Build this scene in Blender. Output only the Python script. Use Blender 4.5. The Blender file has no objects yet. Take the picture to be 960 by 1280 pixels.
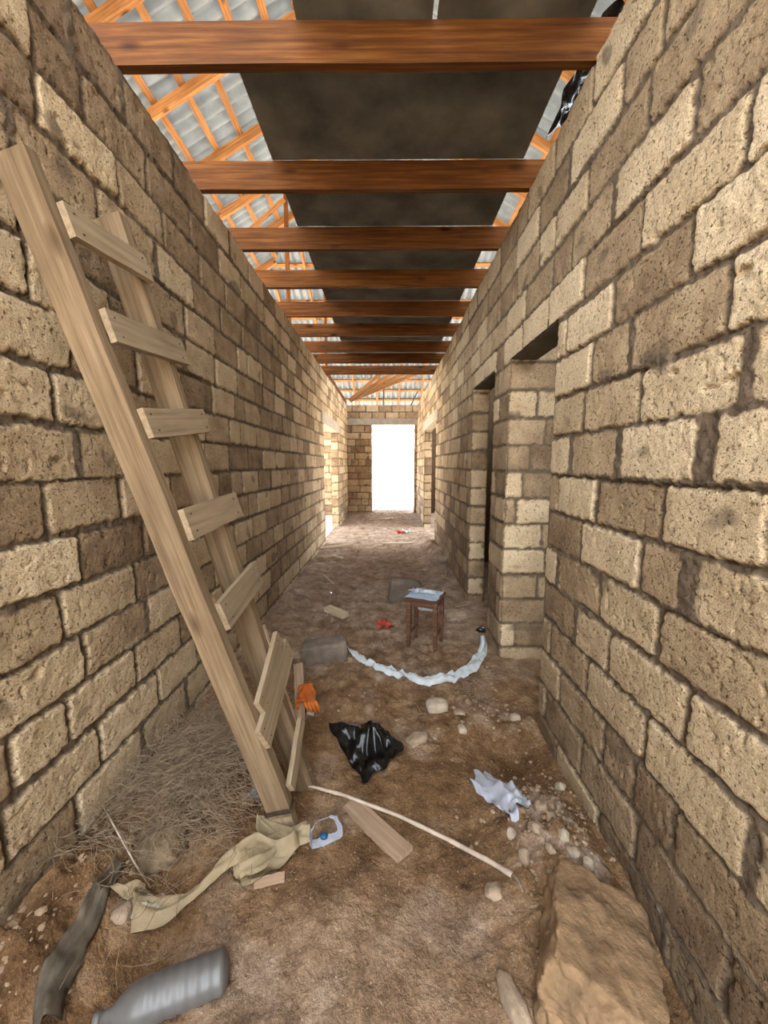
import bpy, bmesh, math, random
import numpy as np
from math import atan, cos, sin, pi, sqrt, radians
from mathutils import Vector, Matrix, Euler, noise as mnoise

rng = random.Random(11)
SC = bpy.context.scene
COL = SC.collection
CAMH = 1.55
PITCH = atan(60 / 480); YAW = atan(4 / 480 * cos(PITCH))

# ------------------------------------------------------------------ measuring helpers
def ray(x, y):
    a = (x - 480) / 480; b = (y - 640) / 480
    d = (a, cos(PITCH) - b * sin(PITCH), -sin(PITCH) - b * cos(PITCH))
    c, s = cos(YAW), sin(YAW)
    return Vector((d[0] * c - d[1] * s, d[0] * s + d[1] * c, d[2]))
ORG = Vector((0, 0, CAMH))
def onX(x, y, X): d = ray(x, y); return ORG + d * (X / d.x)
def onY(x, y, Y): d = ray(x, y); return ORG + d * (Y / d.y)
def onZ(x, y, Z=0.0): d = ray(x, y); return ORG + d * ((Z - CAMH) / d.z)
def onP(x, y, p, n): d = ray(x, y); return ORG + d * ((p - ORG).dot(n) / d.dot(n))

# ------------------------------------------------------------------ numpy noise
def _hash(ix, iy, seed):
    h = (ix.astype(np.int64) * 374761393 + iy.astype(np.int64) * 668265263 + seed * 1442695041) & 0xffffffff
    h = ((h ^ (h >> 13)) * 1274126177) & 0xffffffff
    return ((h ^ (h >> 16)) & 0xffff) / 65535.0
def perlin(x, y, seed=0):
    x = np.asarray(x, float); y = np.asarray(y, float)
    xi = np.floor(x); yi = np.floor(y); xf = x - xi; yf = y - yi
    u = xf * xf * xf * (xf * (xf * 6 - 15) + 10); v = yf * yf * yf * (yf * (yf * 6 - 15) + 10)
    def g(dx, dy):
        a = _hash(xi + dx, yi + dy, seed) * 2 * pi
        return np.cos(a) * (xf - dx) + np.sin(a) * (yf - dy)
    a = g(0, 0) + u * (g(1, 0) - g(0, 0)); b = g(0, 1) + u * (g(1, 1) - g(0, 1))
    return (a + v * (b - a)) * 1.4
def fbm(x, y, seed=0, o=3):
    r = 0; a = 1.0
    for i in range(o):
        r = r + a * perlin(x * 2 ** i, y * 2 ** i, seed + i * 17); a *= .5
    return r
def sstep(a, b, x):
    t = np.clip((x - a) / (b - a), 0, 1); return t * t * (3 - 2 * t)

# ------------------------------------------------------------------ materials
MATS = {}
def newmat(name):
    m = bpy.data.materials.new(name); m.use_nodes = True
    nt = m.node_tree; b = nt.nodes['Principled BSDF']
    return m, nt, b
def N(nt, t, **k):
    n = nt.nodes.new(t)
    for a, v in k.items(): setattr(n, a, v)
    return n
def noise_fac(nt, scale, detail=4, coord=None, stretch=None, rough=.6):
    t = N(nt, 'ShaderNodeTexNoise'); t.inputs['Scale'].default_value = scale
    t.inputs['Detail'].default_value = detail; t.inputs['Roughness'].default_value = rough
    if coord is None:
        tc = N(nt, 'ShaderNodeTexCoord'); coord = tc.outputs['Object']
    if stretch:
        mp = N(nt, 'ShaderNodeMapping'); mp.inputs['Scale'].default_value = stretch
        nt.links.new(coord, mp.inputs['Vector']); coord = mp.outputs['Vector']
    nt.links.new(coord, t.inputs['Vector'])
    return t.outputs['Fac']
def ramp(nt, fac, stops):
    r = N(nt, 'ShaderNodeValToRGB'); e = r.color_ramp.elements
    while len(e) < len(stops): e.new(.5)
    for i, (p, c) in enumerate(stops):
        e[i].position = p; e[i].color = (*c, 1)
    nt.links.new(fac, r.inputs['Fac']); return r.outputs['Color']
def mix(nt, f, a, b, mode='MIX'):
    m = N(nt, 'ShaderNodeMix', data_type='RGBA', blend_type=mode)
    for s, v in ((0, f), (6, a), (7, b)):
        if hasattr(v, 'links'): nt.links.new(v, m.inputs[s])
        else: m.inputs[s].default_value = v if s == 0 else (*v, 1)
    return m.outputs[2]
def math_(nt, op, a, b=0.0, clamp=False):
    m = N(nt, 'ShaderNodeMath', operation=op, use_clamp=clamp)
    for s, v in ((0, a), (1, b)):
        if hasattr(v, 'links'): nt.links.new(v, m.inputs[s])
        else: m.inputs[s].default_value = v
    return m.outputs[0]
def bump(nt, b, h, strength=.5, dist=.01):
    n = N(nt, 'ShaderNodeBump'); n.inputs['Strength'].default_value = strength; n.inputs['Distance'].default_value = dist
    nt.links.new(h, n.inputs['Height']); nt.links.new(n.outputs['Normal'], b.inputs['Normal'])

def mat_masonry(name, cols, mortar, dusty=(.4, .33, .25)):
    m, nt, b = newmat(name)
    at = N(nt, 'ShaderNodeAttribute', attribute_name='tone'); am = N(nt, 'ShaderNodeAttribute', attribute_name='mort')
    tone = at.outputs['Fac']; mort = am.outputs['Fac']
    big = noise_fac(nt, 7, 5)
    t2 = math_(nt, 'ADD', tone, math_(nt, 'MULTIPLY', math_(nt, 'SUBTRACT', big, .5), .9), True)
    base = ramp(nt, t2, [(0.0, cols[0]), (.35, cols[1]), (.65, cols[2]), (1, cols[3])])
    fine = noise_fac(nt, 210, 4, rough=.75)
    base = mix(nt, 1.0, base, ramp(nt, fine, [(.34, (.52, .48, .44)), (.5, (1, 1, 1)), (.66, (1.34, 1.33, 1.30))]), 'MULTIPLY')
    pit = noise_fac(nt, 85, 4, rough=.6)
    pv = ramp(nt, pit, [(.30, (.34, .29, .24)), (.415, (1, 1, 1))])
    base = mix(nt, 1.0, base, pv, 'MULTIPLY')
    mc = ramp(nt, noise_fac(nt, 25, 4), [(.3, tuple(c * .6 for c in mortar)), (.7, mortar)])
    col = mix(nt, mort, base, mc)
    nt.links.new(col, b.inputs['Base Color']); b.inputs['Roughness'].default_value = .95
    b.inputs['Specular IOR Level'].default_value = .15
    pits = N(nt, 'ShaderNodeSeparateColor'); nt.links.new(pv, pits.inputs['Color'])
    h = math_(nt, 'ADD', math_(nt, 'MULTIPLY', fine, .5), pits.outputs[0])
    bump(nt, b, h, 1.0, .007)
    return m
STONE = mat_masonry('shell_limestone', [(.155, .10, .058), (.30, .212, .125), (.45, .338, .205), (.58, .455, .295)], (.15, .108, .07))

def mat_soil():
    m, nt, b = newmat('earth')
    at = N(nt, 'ShaderNodeAttribute', attribute_name='dust'); dust = at.outputs['Fac']
    n1 = noise_fac(nt, 6, 8, rough=.72); n2 = noise_fac(nt, 90, 4, rough=.7)
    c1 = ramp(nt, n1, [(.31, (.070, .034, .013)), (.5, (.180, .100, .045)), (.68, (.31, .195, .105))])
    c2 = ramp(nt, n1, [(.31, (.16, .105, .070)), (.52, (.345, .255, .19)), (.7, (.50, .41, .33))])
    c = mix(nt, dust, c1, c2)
    c = mix(nt, 1.0, c, ramp(nt, n2, [(.3, (.65, .62, .6)), (.65, (1.2, 1.18, 1.15))]), 'MULTIPLY')
    sp = noise_fac(nt, 160, 2)
    c = mix(nt, ramp(nt, sp, [(.67, (0, 0, 0)), (.73, (.6, .6, .6))]), c, (.55, .44, .31))
    nt.links.new(c, b.inputs['Base Color']); b.inputs['Roughness'].default_value = .95
    b.inputs['Specular IOR Level'].default_value = .2
    bump(nt, b, math_(nt, 'ADD', n2, math_(nt, 'MULTIPLY', noise_fac(nt, 32, 5), 1.6)), .9, .014)
    return m
SOIL = mat_soil()

def mat_wood(name, c0, c1, c2, knots=True, sc=1.0, rough=.75, spots=None):
    m, nt, b = newmat(name)
    oi = N(nt, 'ShaderNodeObjectInfo'); tc = N(nt, 'ShaderNodeTexCoord')
    ad = N(nt, 'ShaderNodeVectorMath', operation='ADD')
    sclr = N(nt, 'ShaderNodeVectorMath', operation='SCALE'); cx = N(nt, 'ShaderNodeCombineXYZ')
    for i in range(3): nt.links.new(oi.outputs['Random'], cx.inputs[i])
    nt.links.new(cx.outputs[0], sclr.inputs[0]); sclr.inputs['Scale'].default_value = 37
    nt.links.new(tc.outputs['Object'], ad.inputs[0]); nt.links.new(sclr.outputs[0], ad.inputs[1])
    co = ad.outputs[0]
    g = noise_fac(nt, 6 * sc, 6, co, (.35, 9, 9), .65)
    c = ramp(nt, g, [(.3, c0), (.5, c1), (.72, c2)])
    large = noise_fac(nt, 2.2, 3, co, (1, 2, 2))
    c = mix(nt, 1.0, c, ramp(nt, large, [(.3, (.75, .72, .7)), (.65, (1.12, 1.1, 1.08))]), 'MULTIPLY')
    if knots:
        v = N(nt, 'ShaderNodeTexVoronoi'); v.inputs['Scale'].default_value = 1.0
        mp = N(nt, 'ShaderNodeMapping'); mp.inputs['Scale'].default_value = (2.3, 6, 6)
        nt.links.new(co, mp.inputs['Vector']); nt.links.new(mp.outputs[0], v.inputs['Vector'])
        k = ramp(nt, v.outputs['Distance'], [(.06, (.28, .2, .15)), (.17, (1, 1, 1))])
        c = mix(nt, 1.0, c, k, 'MULTIPLY')
    if spots:
        s = noise_fac(nt, 45, 2, co)
        c = mix(nt, ramp(nt, s, [(.66, (0, 0, 0)), (.70, (.85, .85, .85))]), c, spots)
    rv = ramp(nt, oi.outputs['Random'], [(0, (.85, .84, .83)), (1, (1.12, 1.1, 1.08))])
    c = mix(nt, 1.0, c, rv, 'MULTIPLY')
    nt.links.new(c, b.inputs['Base Color']); b.inputs['Roughness'].default_value = rough
    b.inputs['Specular IOR Level'].default_value = .12
    bump(nt, b, g, .25, .006)
    return m
JOIST = mat_wood('orange_pine', (.042, .013, .002), (.085, .029, .005), (.15, .06, .013))
RAFT = mat_wood('pale_pine', (.13, .056, .018), (.21, .10, .036), (.29, .155, .065))
LADW = mat_wood('weathered_plank', (.098, .066, .037), (.16, .113, .066), (.225, .165, .103), sc=1.0, spots=None)
RUNGW = mat_wood('grey_plank', (.17, .125, .076), (.25, .19, .12), (.31, .245, .165), knots=False)
PALEW = mat_wood('pale_offcut', (.38, .30, .20), (.52, .43, .30), (.62, .53, .39), knots=False)
STOOLW = mat_wood('dark_stool_wood', (.05, .025, .014), (.10, .05, .03), (.17, .09, .05), knots=False)
OLDW = mat_wood('dusty_board', (.24, .16, .10), (.34, .24, .16), (.45, .33, .23), knots=False)

def mat_plain(name, c, rough=.8, var=.25, sc=12, metal=0.0, spec=.3, bmp=.2, bsc=None, trans=0.0, alpha=None, sub=None):
    m, nt, b = newmat(name)
    f = noise_fac(nt, sc, 5)
    col = ramp(nt, f, [(.3, tuple(x * (1 - var) for x in c)), (.7, tuple(min(1, x * (1 + var)) for x in c))])
    nt.links.new(col, b.inputs['Base Color']); b.inputs['Roughness'].default_value = rough
    b.inputs['Metallic'].default_value = metal; b.inputs['Specular IOR Level'].default_value = spec
    if trans: b.inputs['Transmission Weight'].default_value = trans
    if alpha is not None: b.inputs['Alpha'].default_value = alpha
    if bmp: bump(nt, b, noise_fac(nt, bsc or sc * 4, 4), bmp, .006)
    return m
CONC = mat_plain('concrete', (.36, .32, .26), .9, .2, 9)
DARKCONC = mat_plain('dark_formwork_board', (.085, .07, .05), .9, .35, 5)
PANEL = mat_plain('grey_board', (.125, .105, .078), .9, .4, 3.5, bsc=40)
ROCK = mat_plain('limestone_rubble', (.27, .195, .13), .95, .35, 14, bmp=.9, bsc=60)
PALEROCK = mat_plain('pale_rubble', (.34, .27, .195), .95, .3, 14, bmp=.9, bsc=60)
GRAVM = mat_plain('earthy_gravel', (.27, .185, .115), .95, .4, 10, bmp=.4, bsc=60)
BLACKP = mat_plain('black_polythene', (.012, .011, .010), .22, .3, 20, spec=.6, bmp=.3, bsc=25)
WHITEP = mat_plain('white_polythene', (.62, .64, .70), .35, .1, 20, spec=.5, bmp=.3, bsc=25)
FILM = mat_plain('glossy_pale_film', (.78, .82, .82), .18, .12, 10, spec=.6, bmp=.3, bsc=25)
CREAM = mat_plain('cream_cloth', (.52, .405, .245), .9, .18, 10, bmp=.5, bsc=160)
PALECLOTH = mat_plain('pale_cloth', (.55, .52, .41), .9, .15, 10, bmp=.4, bsc=160)
ORANGE = mat_plain('orange_rubber', (.58, .15, .02), .55, .2, 20)
RED = mat_plain('red_paper', (.62, .12, .07), .7, .25, 20)
BLUE = mat_plain('blue_plastic', (.012, .055, .11), .4, .2, 10)
PAPERB = mat_plain('pale_blue_paper', (.58, .68, .78), .7, .15, 18)
GREYB = mat_plain('grey_blue_board', (.34, .38, .40), .7, .2, 18)
TWINE = mat_plain('grey_bamboo', (.42, .33, .25), .6, .25, 14)
STRAWM = mat_plain('dead_root', (.20, .14, .088), .9, .4, 30, bmp=0)
STEEL = mat_plain('dark_steel', (.02, .016, .014), .7, .3, 20)
NAIL = mat_plain('rusty_nail', (.035, .022, .015), .8, .2, 20, bmp=0)
BOTTLE = mat_plain('dusty_grey_plastic', (.15, .14, .13), .36, .25, 7, spec=.4, bmp=.1, trans=.35)
DULLROCK = mat_plain('dull_grey_brown_stone', (.15, .115, .085), .95, .3, 10, bmp=.9, bsc=60)
MOSSY = mat_plain('dark_mossy_rock', (.15, .105, .06), .95, .4, 14, bmp=.9, bsc=60)
BIGROCK = mat_plain('earthy_block', (.235, .145, .075), .95, .45, 9, bmp=1.0, bsc=70)
SANDY = mat_plain('sunlit_sand', (.62, .52, .40), .95, .15, .6, bmp=0)
LEAF = mat_plain('weed_leaf', (.16, .22, .05), .7, .3, 9, bmp=0)

def mat_sheet():
    m, nt, b = newmat('corrugated_fibre_sheet')
    f = noise_fac(nt, 3, 5)
    c = ramp(nt, f, [(.3, (.062, .075, .085)), (.7, (.115, .132, .145))])
    nt.links.new(c, b.inputs['Base Color']); b.inputs['Roughness'].default_value = .6
    t = N(nt, 'ShaderNodeBsdfTranslucent'); nt.links.new(c, t.inputs['Color'])
    mx = N(nt, 'ShaderNodeMixShader'); mx.inputs[0].default_value = .05
    nt.links.new(b.outputs[0], mx.inputs[1]); nt.links.new(t.outputs[0], mx.inputs[2])
    nt.links.new(mx.outputs[0], nt.nodes['Material Output'].inputs['Surface'])
    return m
SHEET = mat_sheet()

# ------------------------------------------------------------------ object helpers
def empty(name, loc, label, cat, group=None):
    o = bpy.data.objects.new(name, None); COL.objects.link(o); o.location = loc
    o.empty_display_size = .1
    tag(o, label, cat, group); return o
def tag(o, label, cat, group=None):
    o['label'] = label; o['category'] = cat
    if group: o['group'] = group
    return o
def struct(o): o['kind'] = 'structure'; return o
def put(name, me, mat, parent=None, M=None, label=None):
    o = bpy.data.objects.new(name, me); COL.objects.link(o)
    if mat:
        for mm in (mat if isinstance(mat, (list, tuple)) else [mat]): me.materials.append(mm)
    M = M or Matrix.Identity(4)
    if parent:
        o.parent = parent
        pm = Matrix.Translation(parent.location) if parent.type == 'EMPTY' else parent.matrix_basis
        o.matrix_basis = pm.inverted() @ M
        if parent.parent: o.matrix_basis = (Matrix.Translation(parent.parent.location) @ parent.matrix_basis).inverted() @ M
    else: o.matrix_basis = M
    if label: o['label'] = label
    return o
def bm2me(bm, name, smooth=False):
    bmesh.ops.recalc_face_normals(bm, faces=bm.faces)
    me = bpy.data.meshes.new(name); bm.to_mesh(me); bm.free()
    if smooth: me.shade_smooth()
    return me
def np_mesh(name, verts, quads, smooth=True, attrs=None):
    me = bpy.data.meshes.new(name)
    nv, nf = len(verts), len(quads)
    me.vertices.add(nv); me.vertices.foreach_set('co', np.asarray(verts, np.float32).ravel())
    me.loops.add(nf * 4); me.loops.foreach_set('vertex_index', np.asarray(quads, np.int32).ravel())
    me.polygons.add(nf); me.polygons.foreach_set('loop_start', np.arange(nf, dtype=np.int32) * 4)
    me.polygons.foreach_set('use_smooth', np.full(nf, smooth))
    for k, a in (attrs or {}).items():
        at = me.attributes.new(k, 'FLOAT', 'POINT'); at.data.foreach_set('value', np.asarray(a, np.float32).ravel())
    me.update(calc_edges=True); me.validate(); return me

def member_matrix(a, b, up=(0, 0, 1)):
    a = Vector(a); b = Vector(b); x = (b - a).normalized(); u = Vector(up)
    y = u.cross(x); y.normalize(); z = x.cross(y)
    M = Matrix((x, y, z)).transposed().to_4x4(); M.translation = a; return M
def plank_me(name, L, w, t, seed=0, wob=.003, bev=.004, taper=0, seg=10, holes=()):
    """board along local X from 0 to L, width w on local Y, thickness t on local Z"""
    r = random.Random(seed); bm = bmesh.new()
    rows = []
    for i in range(seg + 1):
        f = i / seg; x = L * f
        dy = wob * mnoise.noise(Vector((x * 2, seed * 3.1, 0))); dz = wob * mnoise.noise(Vector((x * 2, seed * 1.7, 5)))
        ww = w * (1 - taper * f) / 2; j = (r.random() - .5) * wob
        xo = 0
        rows.append([bm.verts.new((x + xo, dy + s * ww + j, dz + q * t / 2)) for s, q in ((-1, -1), (1, -1), (1, 1), (-1, 1))])
    for i in range(seg):
        for k in range(4):
            bm.faces.new((rows[i][k], rows[i][(k + 1) % 4], rows[i + 1][(k + 1) % 4], rows[i + 1][k]))
    bm.faces.new(rows[0][::-1]); bm.faces.new(rows[-1])
    if bev:
        es = [e for e in bm.edges if len(e.link_faces) == 2 and e.calc_face_angle(0) > 1.0]
        bmesh.ops.bevel(bm, geom=es, offset=min(bev, t * .3), segments=2, affect='EDGES', profile=.6)
    me = bm2me(bm, name)
    return me
def plank(name, a, b, w, t, mat, parent=None, up=(0, 0, 1), seed=None, **k):
    """board from a to b; local Z (thickness) points towards 'up'"""
    seed = rng.randrange(9999) if seed is None else seed
    L = (Vector(b) - Vector(a)).length
    return put(name, plank_me(name, L, w, t, seed, **k), mat, parent, member_matrix(a, b, up))
def tube_me(name, pts, rads, n=8, cap=True):
    bm = bmesh.new(); rings = []
    pts = [Vector(p) for p in pts]
    if not isinstance(rads, (list, tuple)): rads = [rads] * len(pts)
    ref = Vector((0, 0, 1))
    for i, p in enumerate(pts):
        d = (pts[min(i + 1, len(pts) - 1)] - pts[max(i - 1, 0)]).normalized()
        r = ref if abs(d.dot(ref)) < .95 else Vector((1, 0, 0))
        x = r.cross(d).normalized(); y = d.cross(x)
        rings.append([bm.verts.new(p + (x * cos(2 * pi * k / n) + y * sin(2 * pi * k / n)) * rads[i]) for k in range(n)])
    for i in range(len(rings) - 1):
        for k in range(n):
            bm.faces.new((rings[i][k], rings[i][(k + 1) % n], rings[i + 1][(k + 1) % n], rings[i + 1][k]))
    if cap: bm.faces.new(rings[0][::-1]); bm.faces.new(rings[-1])
    return bm2me(bm, name, True)
def ball_pts(p0, p1, n=3, j=0.0):
    return [Vector(p0).lerp(Vector(p1), i / n) + Vector([(rng.random() - .5) * j for _ in range(3)]) for i in range(n + 1)]
def rock_me(name, sx, sy, sz, seed=0, boxy=.6, rough=.12, sub=3):
    bm = bmesh.new(); bmesh.ops.create_icosphere(bm, subdivisions=sub, radius=1)
    for v in bm.verts:
        c = v.co.copy(); m = max(abs(c.x), abs(c.y), abs(c.z)); c = c.lerp(c / m, boxy)
        o = Vector((seed * 7.3, seed * 1.9, seed * 4.1))
        n = mnoise.fractal(c * 1.3 + o, 1, 2, 4) * rough + mnoise.fractal(c * 5 + o, 1, 2, 5) * rough * .4
        c *= 1 + n
        v.co = Vector((c.x * sx / 2, c.y * sy / 2, c.z * sz / 2))
    return bm2me(bm, name, True)

# ------------------------------------------------------------------ floor
def bumpf(x, y, cx, cy, rx, ry, h):
    return h * np.exp(-(((x - cx) / rx) ** 2 + ((y - cy) / ry) ** 2))
def fh(x, y):
    x = np.asarray(x, float); y = np.asarray(y, float)
    h = .022 * perlin(x * 1.3, y * 1.3, 3) + .014 * fbm(x * 4, y * 4, 5, 3) + .006 * fbm(x * 18, y * 18, 9, 2)
    # trampled foot prints in the middle of the corridor
    foot = sstep(1.7, 2.6, y) * (1 - sstep(.55, .95, np.abs(x + .1)))
    h += foot * (.045 * np.abs(perlin(x * 6, y * 6, 21)) + .022 * np.abs(perlin(x * 13, y * 13, 22)) + .016 * fbm(x * 20, y * 20, 23, 2)) - foot * .014
    h += bumpf(x, y, .64, 1.42, .17, .2, .13) * (1 + .5 * fbm(x * 14, y * 14, 31, 3))      # spoil heap at right wall
    h += bumpf(x, y, .58, 1.12, .2, .22, .09) * (1 + .4 * fbm(x * 10, y * 10, 35, 3))
    h += bumpf(x, y, .66, 1.88, .2, .16, -.09)                                            # hollow behind it
    h += bumpf(x, y, .86, .98, .10, .22, -.12)                                            # trench at right wall
    h += bumpf(x, y, -.95, 1.65, .28, .4, .08) * (1 + .5 * fbm(x * 9, y * 9, 41, 3))       # root covered bank on the left
    h += bumpf(x, y, -1.12, 1.0, .16, .35, .16) * (1 + .4 * fbm(x * 9, y * 9, 43, 3))      # rubble against the left wall
    h += bumpf(x, y, -.78, 1.05, .10, .22, -.05)
    h += bumpf(x, y, -.1, 1.15, .4, .22, .05)
    h += bumpf(x, y, -1.1, 4.2, .25, 2.4, .07) * (1 + .4 * fbm(x * 6, y * 6, 47, 3))
    h += bumpf(x, y, .85, 6.6, .22, 1.6, .15) * (1 + .4 * fbm(x * 6, y * 6, 49, 3))
    h += bumpf(x, y, .6, 4.4, .22, .3, .07) * (1 + .5 * fbm(x * 9, y * 9, 53, 3))
    h += sstep(9.5, 11.6, y) * .05
    return h
def fz(x, y): return float(fh(x, y))
def F(px, py, dz=0.0):
    """floor point seen at a photograph position"""
    z = 0.0
    for _ in range(6):
        p = onZ(px, py, z); z = fz(p.x, p.y)
    p = onZ(px, py, z); p.z += dz; return p

def grid_zone(us, vs):
    U, V = np.meshgrid(us, vs, indexing='ij'); nu, nv = U.shape
    i = np.arange(nu * nv).reshape(nu, nv)
    q = np.stack([i[:-1, :-1], i[1:, :-1], i[1:, 1:], i[:-1, 1:]], -1).reshape(-1, 4)
    return U.ravel(), V.ravel(), q
def lin(a, b, st): return np.linspace(a, b, max(2, int(round((b - a) / st)) + 1))

def build_floor():
    VV, QQ, DD = [], [], []; off = 0
    for y0, y1, st in ((-2.6, .55, .06), (.55, 1.3, .008), (1.3, 2.4, .011), (2.4, 4.5, .018), (4.5, 12.6, .04)):
        X, Y, q = grid_zone(lin(-1.3, 1.9, st), lin(y0, y1 + .04, st))
        Z = fh(X, Y)
        Z = Z + .0035 * fbm(X * 60, Y * 60, 77, 2) * (1 - sstep(2.6, 4.4, Y)) * sstep(.5, .7, Y) - .004 * sstep(y1, y1 + .03, Y)
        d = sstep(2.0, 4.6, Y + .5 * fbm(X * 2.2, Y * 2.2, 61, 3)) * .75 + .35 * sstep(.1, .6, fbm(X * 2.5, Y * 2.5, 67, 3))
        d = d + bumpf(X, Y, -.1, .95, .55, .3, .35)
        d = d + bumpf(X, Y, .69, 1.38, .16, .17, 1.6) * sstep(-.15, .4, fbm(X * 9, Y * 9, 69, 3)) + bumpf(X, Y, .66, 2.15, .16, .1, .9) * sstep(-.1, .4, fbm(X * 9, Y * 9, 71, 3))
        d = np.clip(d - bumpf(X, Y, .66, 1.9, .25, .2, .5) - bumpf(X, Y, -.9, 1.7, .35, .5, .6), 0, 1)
        VV.append(np.stack([X, Y, Z], -1)); QQ.append(q + off); DD.append(d); off += len(X)
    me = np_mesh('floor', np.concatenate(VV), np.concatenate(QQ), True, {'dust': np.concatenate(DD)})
    struct(put('floor', me, SOIL))
build_floor()
def flat(name, x0, x1, y0, y1, z, mat):
    bm = bmesh.new()
    vs = [bm.verts.new(p) for p in ((x0, y0, z), (x1, y0, z), (x1, y1, z), (x0, y1, z))]; bm.faces.new(vs)
    vs2 = [bm.verts.new((v.co.x, v.co.y, z - .3)) for v in vs]
    for k in range(4): bm.faces.new((vs[k], vs[(k + 1) % 4], vs2[(k + 1) % 4], vs2[k]))
    bm.faces.new(vs2)
    return struct(put(name, bm2me(bm, name), mat))
flat('floor_left', -4.6, -1.3, -2.6, 6.0, -.03, SOIL)
flat('floor_left_far', -4.6, -1.3, 6.0, 12.6, -.03, SANDY)  # pale sand added here to bounce daylight into the far corridor
flat('floor_right', 1.9, 4.6, -2.6, 12.6, -.03, SOIL)
flat('ground_front', -40, 40, -40, -2.6, -.05, SANDY)
flat('ground_back', -40, 40, 12.6, 70, .0, SANDY)
flat('ground_left', -40, -4.6, -2.6, 12.6, -.05, SANDY)
flat('ground_right', 4.6, 40, -2.6, 12.6, -.05, SANDY)

# ------------------------------------------------------------------ masonry
ROW0 = 3.29; RH = .2; WALLTOP = 3.29
def fill_row(traced, u0, u1, r):
    """traced: list of (u, gap); returns full list of joints"""
    t = sorted(traced)
    if not t: t = [(u0 + r.uniform(.05, .38), None)]
    out = [t[0]]
    for a, b in zip(t, t[1:]):
        g = b[0] - a[0]; n = max(1, round(g / .40)) if g > .62 else 1
        for i in range(1, n): out.append((a[0] + g * i / n + r.uniform(-.02, .02), None))
        out.append(b)
    u = out[0][0]
    while u > u0: u -= r.choice([.39, .40, .38, .40, .39, .22]); out.insert(0, (u, None))
    u = out[-1][0]
    while u < u1: u += r.choice([.39, .40, .38, .40, .41, .39, .22]); out.append((u, None))
    return out
def joint_table(traced, u0, u1, seed, nrows=19, edges=()):
    r = random.Random(seed); T = []
    for k in range(nrows):
        js = fill_row(traced.get(k, []), u0, u1, r)
        J = [(u, g if g is not None else (r.choice([.008, .010, .012, .014]) if r.random() > .1 else .03)) for u, g in js]
        for e, top in edges:
            if ROW0 - RH * (k + .5) < top:
                J = [j for j in J if abs(j[0] - e) > .07] + [(e, .002)]
        J.sort(); T.append((np.array([j[0] for j in J]), np.array([j[1] for j in J])))
    return T
def masonry_eval(U, V, table, seed, gapv=.013, tones=None, fine=True):
    seedn = seed * 13
    Uw = U + .005 * fbm(U * 16, V * 16, seedn + 1, 3); Vw = V + .005 * fbm(U * 16 + 40, V * 16, seedn + 2, 3)
    k0 = np.clip(np.floor((ROW0 - Vw) / RH), 0, len(table) - 1).astype(int)
    Vw = Vw + .010 * perlin(U * 1.1 + k0 * 3.3, k0 * 5.1 + .5, seedn + 3)
    k = np.clip(np.floor((ROW0 - Vw) / RH), 0, len(table) - 1).astype(int)
    h = np.zeros_like(U); tone = np.zeros_like(U); mort = np.zeros_like(U)
    for row in range(len(table)):
        m = k == row
        if not m.any(): continue
        J, G = table[row]; u = Uw[m]; v = Vw[m]
        i = np.clip(np.searchsorted(J, u), 1, len(J) - 1)
        dl = u - J[i - 1] - G[i - 1] / 2; dr = J[i] - u - G[i] / 2
        vt = ROW0 - RH * row; dt = vt - v - gapv / 2; db = v - (vt - RH) - gapv / 2
        rid = _hash(i.astype(float), np.full_like(u, row), seed)
        rid2 = _hash(i.astype(float), np.full_like(u, row), seed + 5)
        rid3 = _hash(i.astype(float), np.full_like(u, row), seed + 9)
        ero = .008 * (fbm(u * 26, v * 26, seedn + 7, 3)) - .004 * rid2
        dx = np.minimum(dl, dr); dy = np.minimum(dt, db); r = .020
        d = r - np.hypot(np.maximum(r - dx, 0), np.maximum(r - dy, 0)) + ero
        blk = sstep(-.003, .010, d)
        dome = sstep(0, .05, d) * .004
        uc = (J[i - 1] + J[i]) / 2; vc = vt - RH / 2
        face = (rid - .5) * .009 + (rid2 - .5) * .025 * (u - uc) + (rid3 - .5) * .05 * (v - vc) + dome
        rough = .0012 * fbm(u * 50, v * 50, seedn + 11, 2) * (.6 + 1.1 * rid3) + .0025 * perlin(u * 14, v * 14, seedn + 12)
        if fine:
            pit = sstep(.35, .75, perlin(u * 34, v * 34, seedn + 15)) * .007 * (.3 + rid2)
            pit = pit + sstep(.55, .8, perlin(u * 11, v * 15, seedn + 18)) * .014 * (rid3 > .55)
            rough = rough - pit
        mo = -.012 + .006 * fbm(u * 25, v * 25, seedn + 19, 3)
        wide = np.where(u - J[i - 1] < J[i] - u, G[i - 1], G[i]); mo = np.where(wide > .02, mo + .013, mo)
        smear = sstep(.52, .66, perlin(u * 4.2, v * 6, seedn + 23)) * sstep(.045, .0, d)
        hb = mo * (1 - blk) + blk * (face + rough)
        hb = hb * (1 - smear) + np.maximum(hb, -.002 + .002 * fbm(u * 40, v * 40, 3, 2)) * smear
        h[m] = hb
        mort[m] = np.clip(np.maximum(1 - sstep(.0, .008, d), smear), 0, 1)
        tone[m] = rid * .75 + .12
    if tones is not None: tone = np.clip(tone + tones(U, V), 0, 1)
    return h, tone, mort
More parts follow.
